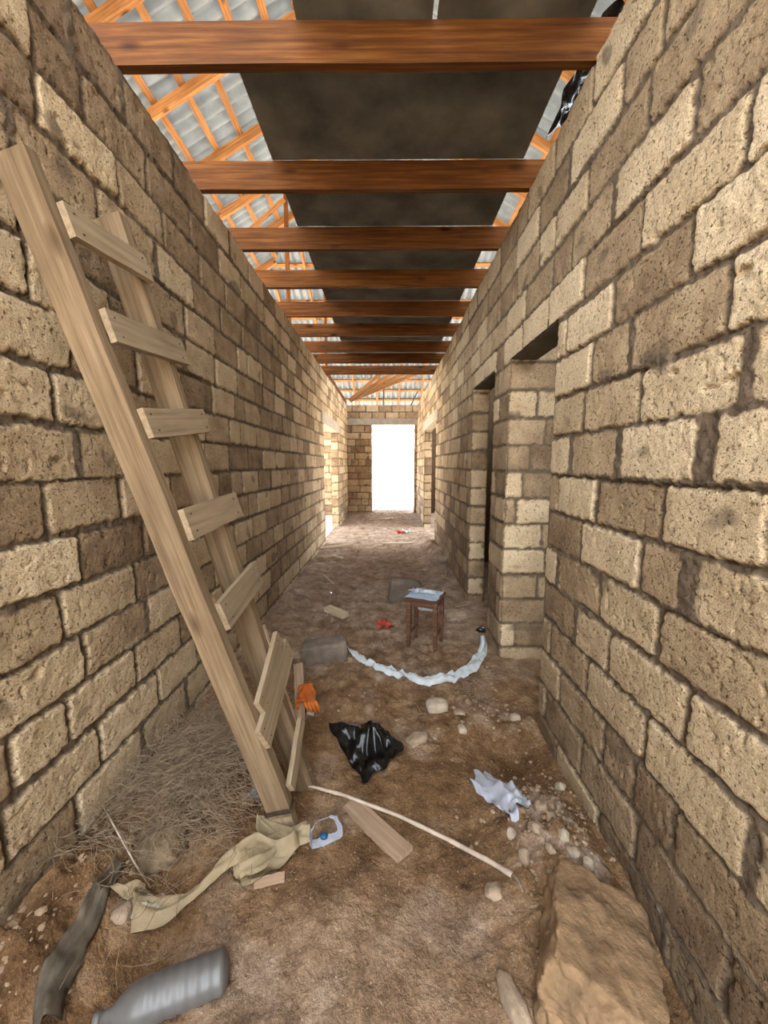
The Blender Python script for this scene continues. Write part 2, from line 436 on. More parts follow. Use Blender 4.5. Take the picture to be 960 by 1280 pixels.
def skin(zones, table, seed, fr, openings=(), tones=None, flip=False):
    """fr(U,V,H)->xyz ; openings (u0,u1,top)"""
    VV, QQ, TT, MM = [], [], [], []; off = 0
    for (u0, u1, su, v0, v1, sv) in zones:
        us = lin(u0, u1, su)
        for a, b, t in openings:       # snap grid lines to opening edges
            for e in (a, b):
                if u0 < e < u1: us[np.argmin(np.abs(us - e))] = e
        vs = lin(v0, v1, sv)
        for a, b, t in openings:
            if v0 < t < v1: vs[np.argmin(np.abs(vs - t))] = t
        U, V, q = grid_zone(us, vs)
        h, t, m = masonry_eval(U, V, table, seed, tones=tones, fine=su < .02)
        uc = U[q].mean(1); vc = V[q].mean(1); keep = np.ones(len(q), bool)
        for a, b, tp in openings: keep &= ~((uc > a) & (uc < b) & (vc < tp))
        VV.append(fr(U, V, h)); qq = q[keep] + off
        QQ.append(qq[:, ::-1] if flip else qq); TT.append(t); MM.append(m); off += len(U)
    return [np.concatenate(x) for x in (VV, QQ, TT, MM)]
def join_skins(parts):
    off = 0; V, Q, T, M = [], [], [], []
    for v, q, t, m in parts:
        V.append(v); Q.append(q + off); T.append(t); M.append(m); off += len(v)
    return [np.concatenate(x) for x in (V, Q, T, M)]
def box_skin(x0, x1, y0, y1, z0, z1):
    v = np.array([(x, y, z) for x in (x0, x1) for y in (y0, y1) for z in (z0, z1)], float)
    q = np.array([(0, 1, 3, 2), (4, 6, 7, 5), (0, 4, 5, 1), (2, 3, 7, 6), (0, 2, 6, 4), (1, 5, 7, 3)])
    return v, q, np.full(8, .4), np.full(8, .6)
def wall_obj(name, parts, mat=STONE):
    V, Q, T, M = join_skins(parts)
    # drop unused vertices
    used = np.zeros(len(V), bool); used[Q.ravel()] = True
    idx = np.cumsum(used) - 1
    me = np_mesh(name, V[used], idx[Q], True, {'tone': T[used], 'mort': M[used]})
    return struct(put(name, me, mat))

XR, XL, YE, TH = .90, -1.194, 11.75, .18
YS = -2.3
R1 = (680, 0, 3.046); R2 = (680, 400, 3.046); R3 = (660, 800, 2.667); R4 = (0, 0, 3.046); R5 = (0, 400, 3.046); R6 = (0, 780, 2.56)
def tr(R, x, y, g=None, X=XR):
    return (onX(R[0] + x / R[2], R[1] + y / R[2], X).y, g)
RT = {0: [tr(R1, 190, 320), tr(R1, 42, 600)], 1: [tr(R1, 100, 640, .03), tr(R1, 300, 320)], 2: [tr(R1, 45, 860), tr(R1, 168, 690), tr(R1, 395, 400)],
      3: [tr(R1, 105, 940), tr(R1, 270, 740), tr(R1, 575, 400)], 4: [tr(R1, 18, 1180), tr(R1, 152, 1050), tr(R1, 370, 880), tr(R1, 782, 450)],
      5: [tr(R1, 90, 1220), tr(R1, 262, 1150), tr(R1, 562, 920)], 6: [tr(R2, 178, 190), tr(R2, 330, 130, .03), tr(R1, 700, 1150)],
      7: [tr(R2, 148, 330, .02), tr(R2, 365, 280), tr(R2, 775, 220, .03)], 8: [tr(R2, 103, 520), tr(R2, 285, 500, .035), tr(R2, 615, 520, .065)],
      9: [tr(R2, 55, 650), tr(R2, 197, 680, .02), tr(R2, 447, 730), tr(R2, 850, 900)], 10: [tr(R2, 138, 840, .02), tr(R2, 365, 920), tr(R2, 550, 1000, .065)],
      11: [tr(R2, 55, 930), tr(R2, 210, 1040), tr(R2, 435, 1160)], 12: [tr(R2, 120, 1140), tr(R3, 265, 60), tr(R3, 525, 250)],
      13: [tr(R3, 195, 120), tr(R3, 390, 320), tr(R3, 755, 650, .03)], 14: [tr(R3, 105, 150), tr(R3, 250, 320), tr(R3, 345, 460), tr(R3, 478, 640)],
      15: [tr(R3, 175, 390), tr(R3, 355, 650)], 16: [tr(R3, 232, 590)]}
def tl(R, x, y, g=None): return tr(R, x, y, g, XL)
LT = {0: [tl(R4, 270, 130), tl(R4, 465, 370, .03), tl(R4, 655, 620)], 1: [tl(R4, 320, 390), tl(R4, 562, 680), tl(R4, 725, 870)],
      2: [tl(R4, 140, 380), tl(R4, 450, 710), tl(R4, 625, 900)], 3: [tl(R4, 375, 790), tl(R4, 590, 980, .03)], 5: [tl(R4, 110, 1050)],
      6: [tl(R5, 275, 130)], 7: [tl(R5, 205, 290)], 8: [tl(R5, 295, 510, .03)], 9: [tl(R5, 180, 730), tl(R5, 462, 690)],
      10: [tl(R5, 308, 890), tl(R5, 552, 820)], 11: [tl(R5, 240, 1110), tl(R5, 520, 980)], 12: [tl(R5, 322, 1230), tl(R5, 555, 1110)], 13: [tl(R6, 220, 300)]}
ROP = [(2.14, 2.93, 2.31), (3.34, 4.17, 2.33), (7.2, 9.38, 2.35)]
LOP = [(7.35, 9.5, 2.31)]
ZN = lambda: [(YS, .72, .05, -.15, WALLTOP, .05), (.72, 1.5, .005, -.15, WALLTOP, .005), (1.5, 2.6, .007, -.15, WALLTOP, .007),
              (2.6, 4.6, .011, -.1, WALLTOP, .010), (4.6, 7.5, .018, -.1, WALLTOP, .015), (7.5, YE, .03, -.1, WALLTOP, .018)]
rtab = joint_table(RT, YS - .5, YE + .5, 21, edges=[(e, o[2]) for o in ROP for e in o[:2]])
ltab = joint_table(LT, YS - .5, YE + .5, 33, edges=[(e, o[2]) for o in LOP for e in o[:2]])
def rtone(U, V): return .10 - .22 * sstep(1.6, 2.6, U) * (1 - sstep(5, 7, U)) * (1 - sstep(1.2, 2.6, V)) - .30 * sstep(1.1, .2, V)  # lower rows greyer mid corridor; fading light painted dark at the wall foot
def ltone(U, V): return .05 - .16 * sstep(1.4, 1.7, U + .2 * fbm(U * 2, V * 2, 5, 2)) * (1 - sstep(2.3, 3.6, U)) * (1 - sstep(1.2, 1.8, V)) + .06 * sstep(3, 5, U) - .2 * sstep(2.2, 2.8, V) * (1 - sstep(3, 5, U))  # weathered patch by the ladder; near top courses carry painted shade from the boards
def frR(U, V, H): return np.stack([XR - H, U, V], -1)
def frL(U, V, H): return np.stack([XL + H, U, V], -1)
def jamb(y, sgn, x0, x1, top, seed, st=.012, z0=-.1):
    """masonry face across Y at Y=y, facing sgn*Y"""
    tab = joint_table({}, -6, 6, seed, edges=[(x0, 9), (x1, 9)])
    fr = lambda U, V, H: np.stack([U, y + sgn * H, V], -1)
    return skin([(x0, x1, st, z0, top, st)], tab, seed, fr, flip=sgn > 0)
def segs_boxes(xa, xb, ops, ya, yb):
    """backing behind a skin, with openings"""
    out = []; y = ya
    for a, b, t in ops:
        out.append(box_skin(xa, xb, y, a + .012 * 0 - .022 if a > ya else a, -.2, WALLTOP - .02))
        out.append(box_skin(xa, xb, a - .03, b + .03, t + .02, WALLTOP - .02)); y = b + .022
    out.append(box_skin(xa, xb, y, yb, -.2, WALLTOP - .02)); return out
# right wall with its three openings and their reveals
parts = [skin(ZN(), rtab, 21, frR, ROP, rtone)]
parts += segs_boxes(XR + .022, XR + TH, ROP, YS, YE)
for i, (a, b, t) in enumerate(ROP):
    if i != 0: parts.append(jamb(b, -1, XR, XR + TH, t, 60 + i))
    parts.append(jamb(a, 1, XR, XR + TH, t, 70 + i, .02))
wall_obj('wall_right', parts)
# cross wall between the two right hand rooms (its end shows as a pier)
parts = [jamb(2.93, -1, XR, 2.6, 3.0, 81, .011), box_skin(XR + .022, 4.5, 2.952, 3.32, -.2, 3.0), jamb(3.34, 1, XR, 2.2, 3.0, 83, .02)]
wall_obj('wall_partition', parts)
# left wall
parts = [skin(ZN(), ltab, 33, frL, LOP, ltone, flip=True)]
parts += segs_boxes(XL - TH, XL - .022, LOP, YS, YE)
for i, (a, b, t) in enumerate(LOP):
    parts.append(jamb(b, -1, XL - TH, XL, t, 90 + i, .018)); parts.append(jamb(a, 1, XL - TH, XL, t, 95 + i, .03))
wall_obj('wall_left', parts)
# end wall
EOP = [(-.46, .82, 2.72)]
etab = joint_table({}, -5, 3, 44, edges=[(-.46, 2.72), (.82, 2.72)])
frE = lambda U, V, H: np.stack([U, YE - H, V], -1)
parts = [skin([(-1.25, .95, .02, -.1, WALLTOP, .015), (-4.6, -1.25, .04, -.1, WALLTOP, .025)], etab, 44, frE, EOP)]
parts += [box_skin(-4.6, -.485, YE + .022, YE + TH, -.2, WALLTOP - .02), box_skin(.845, 4.6, YE + .022, YE + TH, -.2, WALLTOP - .02), box_skin(-.5, .86, YE + .022, YE + TH, 2.74, WALLTOP - .02)]
jt = joint_table({}, YE - 1, YE + 1, 47, edges=[(YE, 9), (YE + TH, 9)])
parts.append(skin([(YE, YE + TH, .03, -.1, 2.72, .02)], jt, 47, lambda U, V, H: np.stack([-.46 + H, U, V], -1), flip=True))
parts.append(skin([(YE, YE + TH, .03, -.1, 2.72, .02)], jt, 48, lambda U, V, H: np.stack([.82 - H, U, V], -1)))
wall_obj('wall_back', parts)
# side room outer walls, added right cross walls; unseen, they shape the daylight
wall_obj('wall_outer_right', [box_skin(4.5, 4.7, YS, 6.1, -.2, 3.29), box_skin(1.1, 4.5, 6.0, 6.18, -.2, 3.29), box_skin(1.1, 4.5, YS, YS + .18, -.2, 3.29)])
wall_obj('wall_outer_left', [box_skin(-4.7, -4.5, YS, 5.0, -.2, 3.29)])
# lintels
def bar(name, x0, x1, y0, y1, z0, z1, mat, bev=.006):
    bm = bmesh.new(); bmesh.ops.create_cube(bm, size=1)
    for v in bm.verts: v.co = Vector(((x0 + x1) / 2 + v.co.x * (x1 - x0), (y0 + y1) / 2 + v.co.y * (y1 - y0), (z0 + z1) / 2 + v.co.z * (z1 - z0)))
    bmesh.ops.bevel(bm, geom=bm.edges[:], offset=bev, segments=2, affect='EDGES')
    return struct(put(name, bm2me(bm, name), mat))
bar('trim_1', XR + .004, XR + TH + .02, 2.05, 3.02, 2.305, 2.36, DARKCONC)
bar('trim_2', XR + .004, XR + TH + .02, 3.27, 4.28, 2.325, 2.37, DARKCONC)
bar('trim_3', XR - .012, XR + TH, 7.0, 9.7, 2.35, 2.56, CONC)
bar('trim_4', XL - TH, XL + .012, 7.15, 9.75, 2.31, 2.52, CONC)
bar('trim_5', -1.16, .88, YE - .012, YE + TH, 2.72, 2.90, CONC)

# ------------------------------------------------------------------ roof
EX, SL, YH, ZE = 7.4, .56, 14.2, 3.305         # half width at eave, slope, hip eave, eave height (underside of rafters)
ZR = ZE + SL * EX
nl = Vector((-SL, 0, 1)).normalized()
Yr = [onP(*p, Vector((-EX, 0, ZE)), Vector((-SL, 0, 1))).y for p in ((292, 85), (325, 172), (325, 245))]
print('rafters at', Yr, [tuple(onP(*p, Vector((-EX, 0, ZE)), Vector((-SL, 0, 1)))) for p in ((243, 165), (277, 145), (200, 97), (250, 90))])
PITCHY = (Yr[2] - Yr[0]) / 2
RD, BD = .13, .045                             # rafter depth, batten depth
OFF = (RD + BD) / cos(atan(SL)) + .03
def left_z(x): return ZE + SL * (EX + x)
def hip_z(y): return ZE + SL * (YH - y)
def corr(kind):
    def wave(s): return .032 * np.sin(s * 2 * pi / .18)
    if kind in ('left', 'right'):
        sg = -1 if kind == 'left' else 1
        X, Y, q = grid_zone(lin(0, EX + .4, .13), lin(.6 if kind == 'left' else -2.4, YH + .3, .0215))
        lap = .012 * np.floor(X / 1.56) - .0
        Z = ZE + OFF + SL * (EX - X) + wave(Y) - lap + .012 * ((X % 1.56) / 1.56)
        xc = X[q].mean(1); yc = Y[q].mean(1)
        keep = (EX - xc) < (YH - yc) + .05
        keep &= (xc < np.where((yc > 8.0) & (kind == 'right'), 2.7, 3.5)) | ((kind == 'right') & (yc < 6.2))  # outer sheets left off out of view to let daylight in
        V = np.stack([sg * X, Y, Z], -1); q = q[keep]
    else:
        Y, X, q = grid_zone(lin(YH - EX, YH + .4, .13), lin(-EX - .2, EX + .2, .0215))
        S = YH + .4 - Y
        Z = ZE + OFF + SL * (YH - Y) + wave(X) + .012 * np.floor(S / 1.5) - .012 * ((S % 1.5) / 1.5)
        xc = X[q].mean(1); yc = Y[q].mean(1)
        keep = ((EX - np.abs(xc)) > (YH - yc) - .05) & (np.abs(xc) < 4.3)
        V = np.stack([X, Y, Z], -1); q = q[keep]
    used = np.zeros(len(V), bool); used[q.ravel()] = True; idx = np.cumsum(used) - 1
    return np_mesh('roof', V[used], idx[q], True)
for k, n in (('left', 'roof_left'), ('right', 'roof_right'), ('hip', 'roof_back')): struct(put(n, corr(k), SHEET))

ORD = ['first', 'second', 'third', 'fourth', 'fifth', 'sixth', 'seventh', 'eighth', 'ninth', 'tenth', 'eleventh', 'twelfth']
rz = RD / 2 / cos(atan(SL))
def rafter(y, sg, label, group):
    xe = min(EX, EX - 0)                       # full slope, stopped at the hip
    top = max(0.0, EX - (YH - y)) if y > YH - EX else 0.0
    a = Vector((sg * EX, y, ZE + rz)); b = Vector((sg * (top + .03), y, ZE + SL * (EX - top) + rz))
    o = plank('roof_rafter', a, b, .05, RD, RAFT, wob=.004, seg=6)
    tag(o, label, 'rafter', group); return o
ys = [Yr[0] + PITCHY * k for k in range(-2, 9)]
for i, y in enumerate(ys):
    rafter(y, -1, f'sloping pine rafter under the left roof sheets, {ORD[i]} rafter counted from the viewer', 'rafters of the left roof slope')
for i, y in enumerate(ys[:7]):
    rafter(y, 1, f'sloping pine rafter glimpsed over the right wall, {ORD[i]} counted from the viewer', 'rafters of the right roof slope')
bx = [-1.1 - .36 * i for i in range(-2, 10)]
bz = lambda x: left_z(x) + (RD + BD / 2) / cos(atan(SL))
ct = 0
for x in sorted(bx, reverse=True):
    if x > -.2: continue
    yend = YH - EX - x + .0
    o = plank('roof_batten', (x, -.4, bz(x)), (x, min(YH - (EX + x), 13), bz(x)), .085, BD, RAFT, up=nl, wob=.004, seg=8)
    tag(o, f'pale pine batten under the left roof sheets, {ORD[ct]} one down from the ridge', 'batten', 'battens of the left roof slope'); ct += 1
for i in range(6):
    x = .75 + .42 * i
    o = plank('roof_batten', (x, -.4, bz(-x)), (x, YH - (EX - x), bz(-x)), .085, BD, RAFT, up=(SL, 0, 1), wob=.004, seg=8)
    tag(o, f'pale batten above the right wall top, {ORD[i]} one down from the ridge', 'batten', 'battens of the right roof slope')
# hip end : rafters running along Y, battens along X
for i, x in enumerate([-3.6, -2.7, -1.9, -1.1, -.35, .4, 1.15]):
    yt = YH - (EX - abs(x))
    a = Vector((x, YH, ZE + rz)); b = Vector((x, yt + .03, ZE + SL * (YH - yt) + rz))
    o = plank('hip_rafter', a, b, .05, RD, RAFT, wob=.004, seg=6)
    tag(o, f'rafter of the far hipped roof end, {ORD[i]} counted from the left', 'rafter', 'rafters of the far hip end')
for i in range(12):
    y = YH - .5 - .42 * i
    z = hip_z(y) + (RD + BD / 2) / cos(atan(SL)); half = 4.4
    o = plank('hip_batten', (-half, y, z), (half, y, z), .085, BD, RAFT, up=(0, SL, 1), wob=.004, seg=8)
    tag(o, f'horizontal batten on the far hipped roof end, {ORD[i]} one up from the eave', 'batten', 'battens of the far hip end')
o = plank('ridge_board', (0, -.5, ZR + .06), (0, YH - EX, ZR + .06), .04, .16, RAFT); tag(o, 'ridge board along the top of the roof above the grey boards', 'timber')
# roof post and its brace seen through the left gap
p0 = onX(357, 246, -1.85); pY = p0.y
o = plank('roof_post', (-1.85, pY, 3.32), (-1.85, pY, left_z(-1.85)), .07, .05, JOIST, up=(0, 1, 0)); tag(o, 'upright red brown roof post seen through the left ceiling gap', 'post')
b1 = onY(300, 303, pY)
o = plank('roof_brace', (-1.86, pY - .06, left_z(-1.86) - .12), (b1.x, pY - .06, b1.z), .07, .03, RAFT, up=(0, 1, 0)); tag(o, 'slanting pale brace running down left from the roof post', 'brace')
o = plank('roof_post', (-1.5, pY + 2.2, 3.32), (-1.5, pY + 2.2, min(left_z(-1.5), hip_z(pY + 2.2))), .06, .05, JOIST, up=(0, 1, 0)); tag(o, 'upright roof post farther back beyond the fifth ceiling joist', 'post')
# fan of struts rising from the left wall corner over the end wall
for i, (px, yy) in enumerate(((470, 10.9), (483, 11.05), (495, 11.2), (509, 11.35))):
    a = onY(437, 501, yy); b = onY(px, 472, yy); b = a + (b - a) * 1.35
    o = plank('roof_strut', a, b, .10, .05, RAFT, up=(0, -1, 0)); tag(o, f'pale roof strut fanning up over the far end wall, {["steepest", "second steepest", "third steepest", "flattest"][i]} of the fan', 'timber', 'struts over the end wall')
o = plank('wall_plate_beam', (-1.27, 8.0, 3.36), (-1.27, 11.7, 3.36), .12, .12, JOIST); tag(o, 'dark red timber lying on the far left wall top', 'timber')

# ------------------------------------------------------------------ ceiling joists and boards
JY = [1.92, 2.70, 3.39, 4.08, 4.83, 5.55, 6.31, 6.98, 7.83]
JH = .165
for i, y in enumerate(JY):
    a = (-1.36 + rng.uniform(-.03, .03), y + .02, 3.30 + JH / 2); b = (1.06, y + .02, 3.30 + JH / 2)
    o = plank('ceiling_joist', a, b, .042, JH, JOIST, wob=.004, bev=.003)
    tag(o, f'orange brown pine ceiling joist across the corridor, {ORD[i]} counted from the viewer', 'joist', 'joists across the corridor')
PZ = 3.30 + JH + .009
def board(x0, x1, y0, y1, label, dz=0):
    bm = bmesh.new(); nx, ny = 10, 12; r = rng.random() * 50
    g = [[bm.verts.new((x0 + (x1 - x0) * i / nx, y0 + (y1 - y0) * j / ny, PZ + dz + .004 * (1 + mnoise.noise(Vector((i * .4, j * .4, r)))))) for j in range(ny + 1)] for i in range(nx + 1)]
    for i in range(nx):
        for j in range(ny): bm.faces.new((g[i][j], g[i + 1][j], g[i + 1][j + 1], g[i][j + 1]))
    bmesh.ops.solidify(bm, geom=bm.faces[:], thickness=-.012)
    o = put('ceiling_board', bm2me(bm, 'ceiling_board'), PANEL); tag(o, label, 'board', 'grey boards on the joists'); return o
board(-.40, .195, -.3, 1.95, 'grey board lying above the nearest joist, left of the thin light slit')
board(.215, .88, -.3, 1.95, 'grey board lying above the nearest joist, right of the thin light slit')
board(-.735, .865, 1.955, 2.71, 'wide dark grey board lying between the first and second joists')
board(-.735, .855, 2.715, 3.40, 'dark grey board lying between the second and third joists')
board(-.725, .86, 3.405, 4.84, 'dark grey board lying over the fourth joist')
board(-.735, .86, 4.845, 6.33, 'dark grey board lying over the sixth joist')
board(-.72, .85, 6.335, 7.3, 'dark grey board lying over the eighth joist, farthest of the boards')
# torn black film over the right wall top
def sheet_me(name, corners, nx=26, ny=26, amp=.03, seed=0, edge=.12, freq=3.0, thick=.002, lift=None, fold=.5, floor=False):
    """crumpled sheet spanned by 4 corners (a,b,c,d round the outline)"""
    a, b, c, d = [Vector(p) for p in corners]; bm = bmesh.new(); g = []
    S = ((b - a).length + (d - a).length) / 2; o = Vector((seed * 3.7, seed * 9.1, 0))
    nrm = (b - a).cross(d - a).normalized()
    if nrm.z < 0: nrm = -nrm
    for i in range(nx + 1):
        row = []
        for j in range(ny + 1):
            u = i / nx; v = j / ny
            eu = u + edge * mnoise.noise(Vector((v * 3, seed, 0))) * (abs(u - .5) * 2) ** 2
            ev = v + edge * mnoise.noise(Vector((u * 3, seed, 7))) * (abs(v - .5) * 2) ** 2
            p = a.lerp(b, eu).lerp(d.lerp(c, eu), ev)
            q = Vector((u * freq, v * freq, 0)) + o
            n = (1 - abs(mnoise.noise(q)) * 2.4) * fold + (1 - abs(mnoise.noise(q * 2.1 + Vector((5, 3, 1)))) * 2.4) * fold * .5 + mnoise.noise(q * .7) * .6
            prof = 1.0 if lift is None else lift(u, v)
            hh = amp * prof * max(-.25, n + .15)
            if floor: p = Vector((p.x, p.y, max(0, hh) + fz(p.x, p.y) + .004))
            else: p = p + nrm * hh
            row.append(bm.verts.new(p))
        g.append(row)
    for i in range(nx):
        for j in range(ny): bm.faces.new((g[i][j], g[i + 1][j], g[i + 1][j + 1], g[i][j + 1]))
    bmesh.ops.solidify(bm, geom=bm.faces[:], thickness=-thick)
    return bm2me(bm, name, True)
me = sheet_me('torn_film', [(.96, 1.95, 3.48), (1.22, 1.95, 3.62), (1.25, 2.6, 3.66), (.97, 2.58, 3.46)], amp=.06, seed=3, edge=.3)
tag(put('torn_film', me, BLACKP), 'torn black plastic film on the right wall top beside the nearest joists', 'plastic film')
# steel rods standing on the end wall
for px, y0, y1, w in ((479, 504, 481, 'left'), (513, 504, 489, 'right')):
    a = onY(px, y0, YE + .08); b = onY(px + (1 if w == 'left' else 9), y1, YE + .05)
    a.z = 3.26
    tag(put('steel_rod', tube_me('steel_rod', ball_pts(a, b, 4, .01), .016), STEEL), f'thin dark steel rod standing on the end wall, {w} one of two', 'rod', 'rods on the end wall')

# ------------------------------------------------------------------ ladder
P0 = F(377, 1041); P1 = onX(38, 184, -1.035); Q0 = F(394, 984); Q1 = onX(149, 258, -1.035)
LD = ((P1 - P0).normalized() + (Q1 - Q0).normalized()).normalized()
LW = ((Q0 - P0) + (Q1 - P1)).normalized()
LN = LW.cross(LD).normalized()
if LN.x < 0: LN = -LN
lad = empty('ladder', (-.4, 1.55, 0), 'weathered wooden ladder of nailed planks leaning on the left wall', 'ladder')
PM = (P0 + P1 + Q0 + Q1) / 4
SW, ST = .105, .042
def stile(a, b, seed, **k):
    n = (LN - LN.dot((b - a).normalized()) * (b - a).normalized()).normalized()
    off = -n * SW / 2
    return plank('stile', a + off, b + off, SW, ST, LADW, lad, up=LW, seed=seed, wob=.006, bev=.005, seg=14, **k)
st1 = stile(P0.lerp(P1, .045), P1, 5); st1['label'] = 'front stile of the ladder, nearer to the viewer'
st2 = stile(Q0.lerp(Q1, -.01), Q1 - (Q1 - Q0) * .01, 6); st2['label'] = 'rear stile of the ladder'
def lp(x, y, o=.0): return onP(x, y, PM + LN * o, LN)
def rung(c, seed):
    """c = four photo points : left-top, left-bottom, right-bottom, right-top"""
    a = (lp(*c[0]) + lp(*c[1])) / 2; b = (lp(*c[3]) + lp(*c[2])) / 2
    w = ((lp(*c[0]) - lp(*c[1])).length + (lp(*c[3]) - lp(*c[2])).length) / 2
    d = (b - a).normalized()
    w = min(.115, max(.05, abs((lp(*c[0]) - lp(*c[1])).dot(LN.cross(d)))))
    o = plank('rung', a + LN * .013, b + LN * .013, w, .022, RUNGW, lad, up=LN, seed=seed, wob=.003, bev=.003, seg=6)
    L = (b - a).length
    for e in (.035, L - .035):
        for q in (-.28, .28):
            bm = bmesh.new(); mt = Matrix.Translation((e + rng.uniform(-.008, .008), q * w, .0115))
            bmesh.ops.create_cone(bm, cap_ends=True, segments=8, radius1=.0042, radius2=.003, depth=.004, matrix=mt)
            put('nail_head', bm2me(bm, 'nail_head'), NAIL, o, member_matrix(a + LN * .013, b + LN * .013, LN))
    return o
RUNGS = [((70, 254), (86, 298), (190, 354), (170, 322)), ((124, 388), (136, 429), (228, 456), (224, 430)), ((171, 512), (184, 549), (256, 540), (250, 515)),
         ((218, 634), (238, 680), (299, 648), (288, 615)), ((267, 755), (281, 788), (321, 729), (314, 704)), ((316, 878), (326, 897), (350, 800), (340, 796)),
         ((318, 915), (331, 938), (362, 812), (352, 806))]
for i, c in enumerate(RUNGS): rung(c, 40 + i)
def lrung(a, b, w, seed, o=.013):
    A, B = lp(*a, o), lp(*b, o)
    return plank('rung', A, B, w, .022, RUNGW, lad, up=LN, seed=seed, wob=.003, bev=.003, seg=6)
lrung((363, 985), (377, 900), .05, 71)
# splice boards
A, B = lp(352, 992), P0
pt = plank('splice_board', P0 - LN * SW / 2 - LW * .0 + LD * .0, P0.lerp(P1, .055) - LN * SW / 2, SW * .92, .04, RUNGW, lad, up=LW, wob=.003); pt['label'] = 'paler splice at the foot of the front stile'
s2 = plank('splice_board', Q0.lerp(Q1, .10) + LN * .0 + LW * .034 - LN * .04, Q0.lerp(Q1, .32) + LW * .034 - LN * .04, .075, .022, OLDW, lad, up=LW, wob=.004)
wr = []
cc = P0.lerp(P1, .058) - LN * SW / 2
for k in range(3):
    z = LD * (k * .008 - .008); R_ = [cc + LN * (SW / 2 + .004) * sx + LW * (ST / 2 + .005) * sy + z for sx, sy in ((1, 1), (1, -1), (-1, -1), (-1, 1), (1, 1))]
    wr += R_
put('binding_wire', tube_me('binding_wire', wr, .0022, 6), NAIL, lad)

# ------------------------------------------------------------------ stool
sc_ = (F(506, 810) + F(547, 815)) / 2
ang = math.atan2(F(547, 815).y - F(506, 810).y, F(547, 815).x - F(506, 810).x) * .8
SWD, SH, SDP = .265, .435, .25
base = sc_ + Vector((-sin(ang), cos(ang), 0)) * SDP / 2; base.z = fz(base.x, base.y) + .004
stool = empty('stool', base, 'small dark wooden stool with papers on its seat in mid corridor', 'stool')
Ms = Matrix.Translation(base) @ Matrix.Rotation(ang, 4, 'Z')
def sbox(name, x0, x1, y0, y1, z0, z1, mat, bev=.004, parent=stool, taper=None):
    bm = bmesh.new(); bmesh.ops.create_cube(bm, size=1)
    for v in bm.verts:
        v.co = Vector(((x0 + x1) / 2 + v.co.x * (x1 - x0), (y0 + y1) / 2 + v.co.y * (y1 - y0), (z0 + z1) / 2 + v.co.z * (z1 - z0)))
    bmesh.ops.bevel(bm, geom=bm.edges[:], offset=bev, segments=2, affect='EDGES')
    return put(name, bm2me(bm, name), mat, parent, Ms)
hw, hd = SWD / 2, SDP / 2
sbox('seat', -hw - .012, hw + .012, -hd - .015, hd + .015, SH - .022, SH, STOOLW)
for sx in (-1, 1):
    for sy in (-1, 1):
        bm = bmesh.new(); q = []
        for zz, w in ((fz(base.x, base.y) * 0 - .012, .026), (SH * .55, .038), (SH - .022, .040)):
            cx = sx * (hw - .02 + .004 * (1 - zz / SH)); cy = sy * (hd - .02)
            q.append([bm.verts.new((cx + a * w / 2, cy + b * w / 2, zz)) for a, b in ((-1, -1), (1, -1), (1, 1), (-1, 1))])
        for i in range(2):
            for k in range(4): bm.faces.new((q[i][k], q[i][(k + 1) % 4], q[i + 1][(k + 1) % 4], q[i + 1][k]))
        bm.faces.new(q[0][::-1]); bm.faces.new(q[-1]); bmesh.ops.bevel(bm, geom=bm.edges[:], offset=.003, segments=1, affect='EDGES')
        put('leg', bm2me(bm, 'leg'), STOOLW, stool, Ms)
for sy in (-1, 1):
    sbox('apron', -hw + .03, hw - .03, sy * (hd - .02) - .009, sy * (hd - .02) + .009, SH - .075, SH - .022, STOOLW)
    sbox('side_apron', sy * (hw - .02) - .009, sy * (hw - .02) + .009, -hd + .03, hd - .03, SH - .075, SH - .022, STOOLW)
    sbox('stretcher', sy * (hw - .02) - .008, sy * (hw - .02) + .008, -hd + .03, hd - .03, .10, .125, STOOLW)
sbox('stretcher', -hw + .03, hw - .03, hd - .028, hd - .012, .14, .165, STOOLW)
br = sbox('back_rail', -hw + .03, hw - .03, hd - .03, hd - .012, .255, .345, GREYB); br['label'] = 'pale grey rail between the back legs'
def on_stool(x, y, z): return Ms @ Vector((x, y, z))
me = sheet_me('paper_sheet', [on_stool(-.14, -.14, SH + .003), on_stool(.13, -.135, SH + .003), on_stool(.13, .12, SH + .003), on_stool(-.12, .13, SH + .003)], 18, 18, .006, 4, .06, 2.5, .0015)
tag(put('paper_sheet', me, PAPERB), 'crumpled pale blue paper sheet covering the stool seat', 'paper')
nb = empty('folded_packet', on_stool(.0, .03, SH + .012), 'flat grey packet lying on the paper on the stool', 'packet')
sbox('packet_body', -.05, .09, -.0, .06, SH + .012, SH + .028, GREYB, .004, nb)
sbox('packet_label', -.02, .05, .012, .048, SH + .028, SH + .030, PAPERB, .0008, nb)
me = sheet_me('paper_scrap', [on_stool(-.15, -.03, SH + .014), on_stool(-.06, -.05, SH + .014), on_stool(-.05, .05, SH + .014), on_stool(-.13, .06, SH + .014)], 10, 10, .02, 14, .2, 2.5, .0015)
tag(put('paper_scrap', me, WHITEP), 'small white paper scrap at the left edge of the stool seat', 'paper')

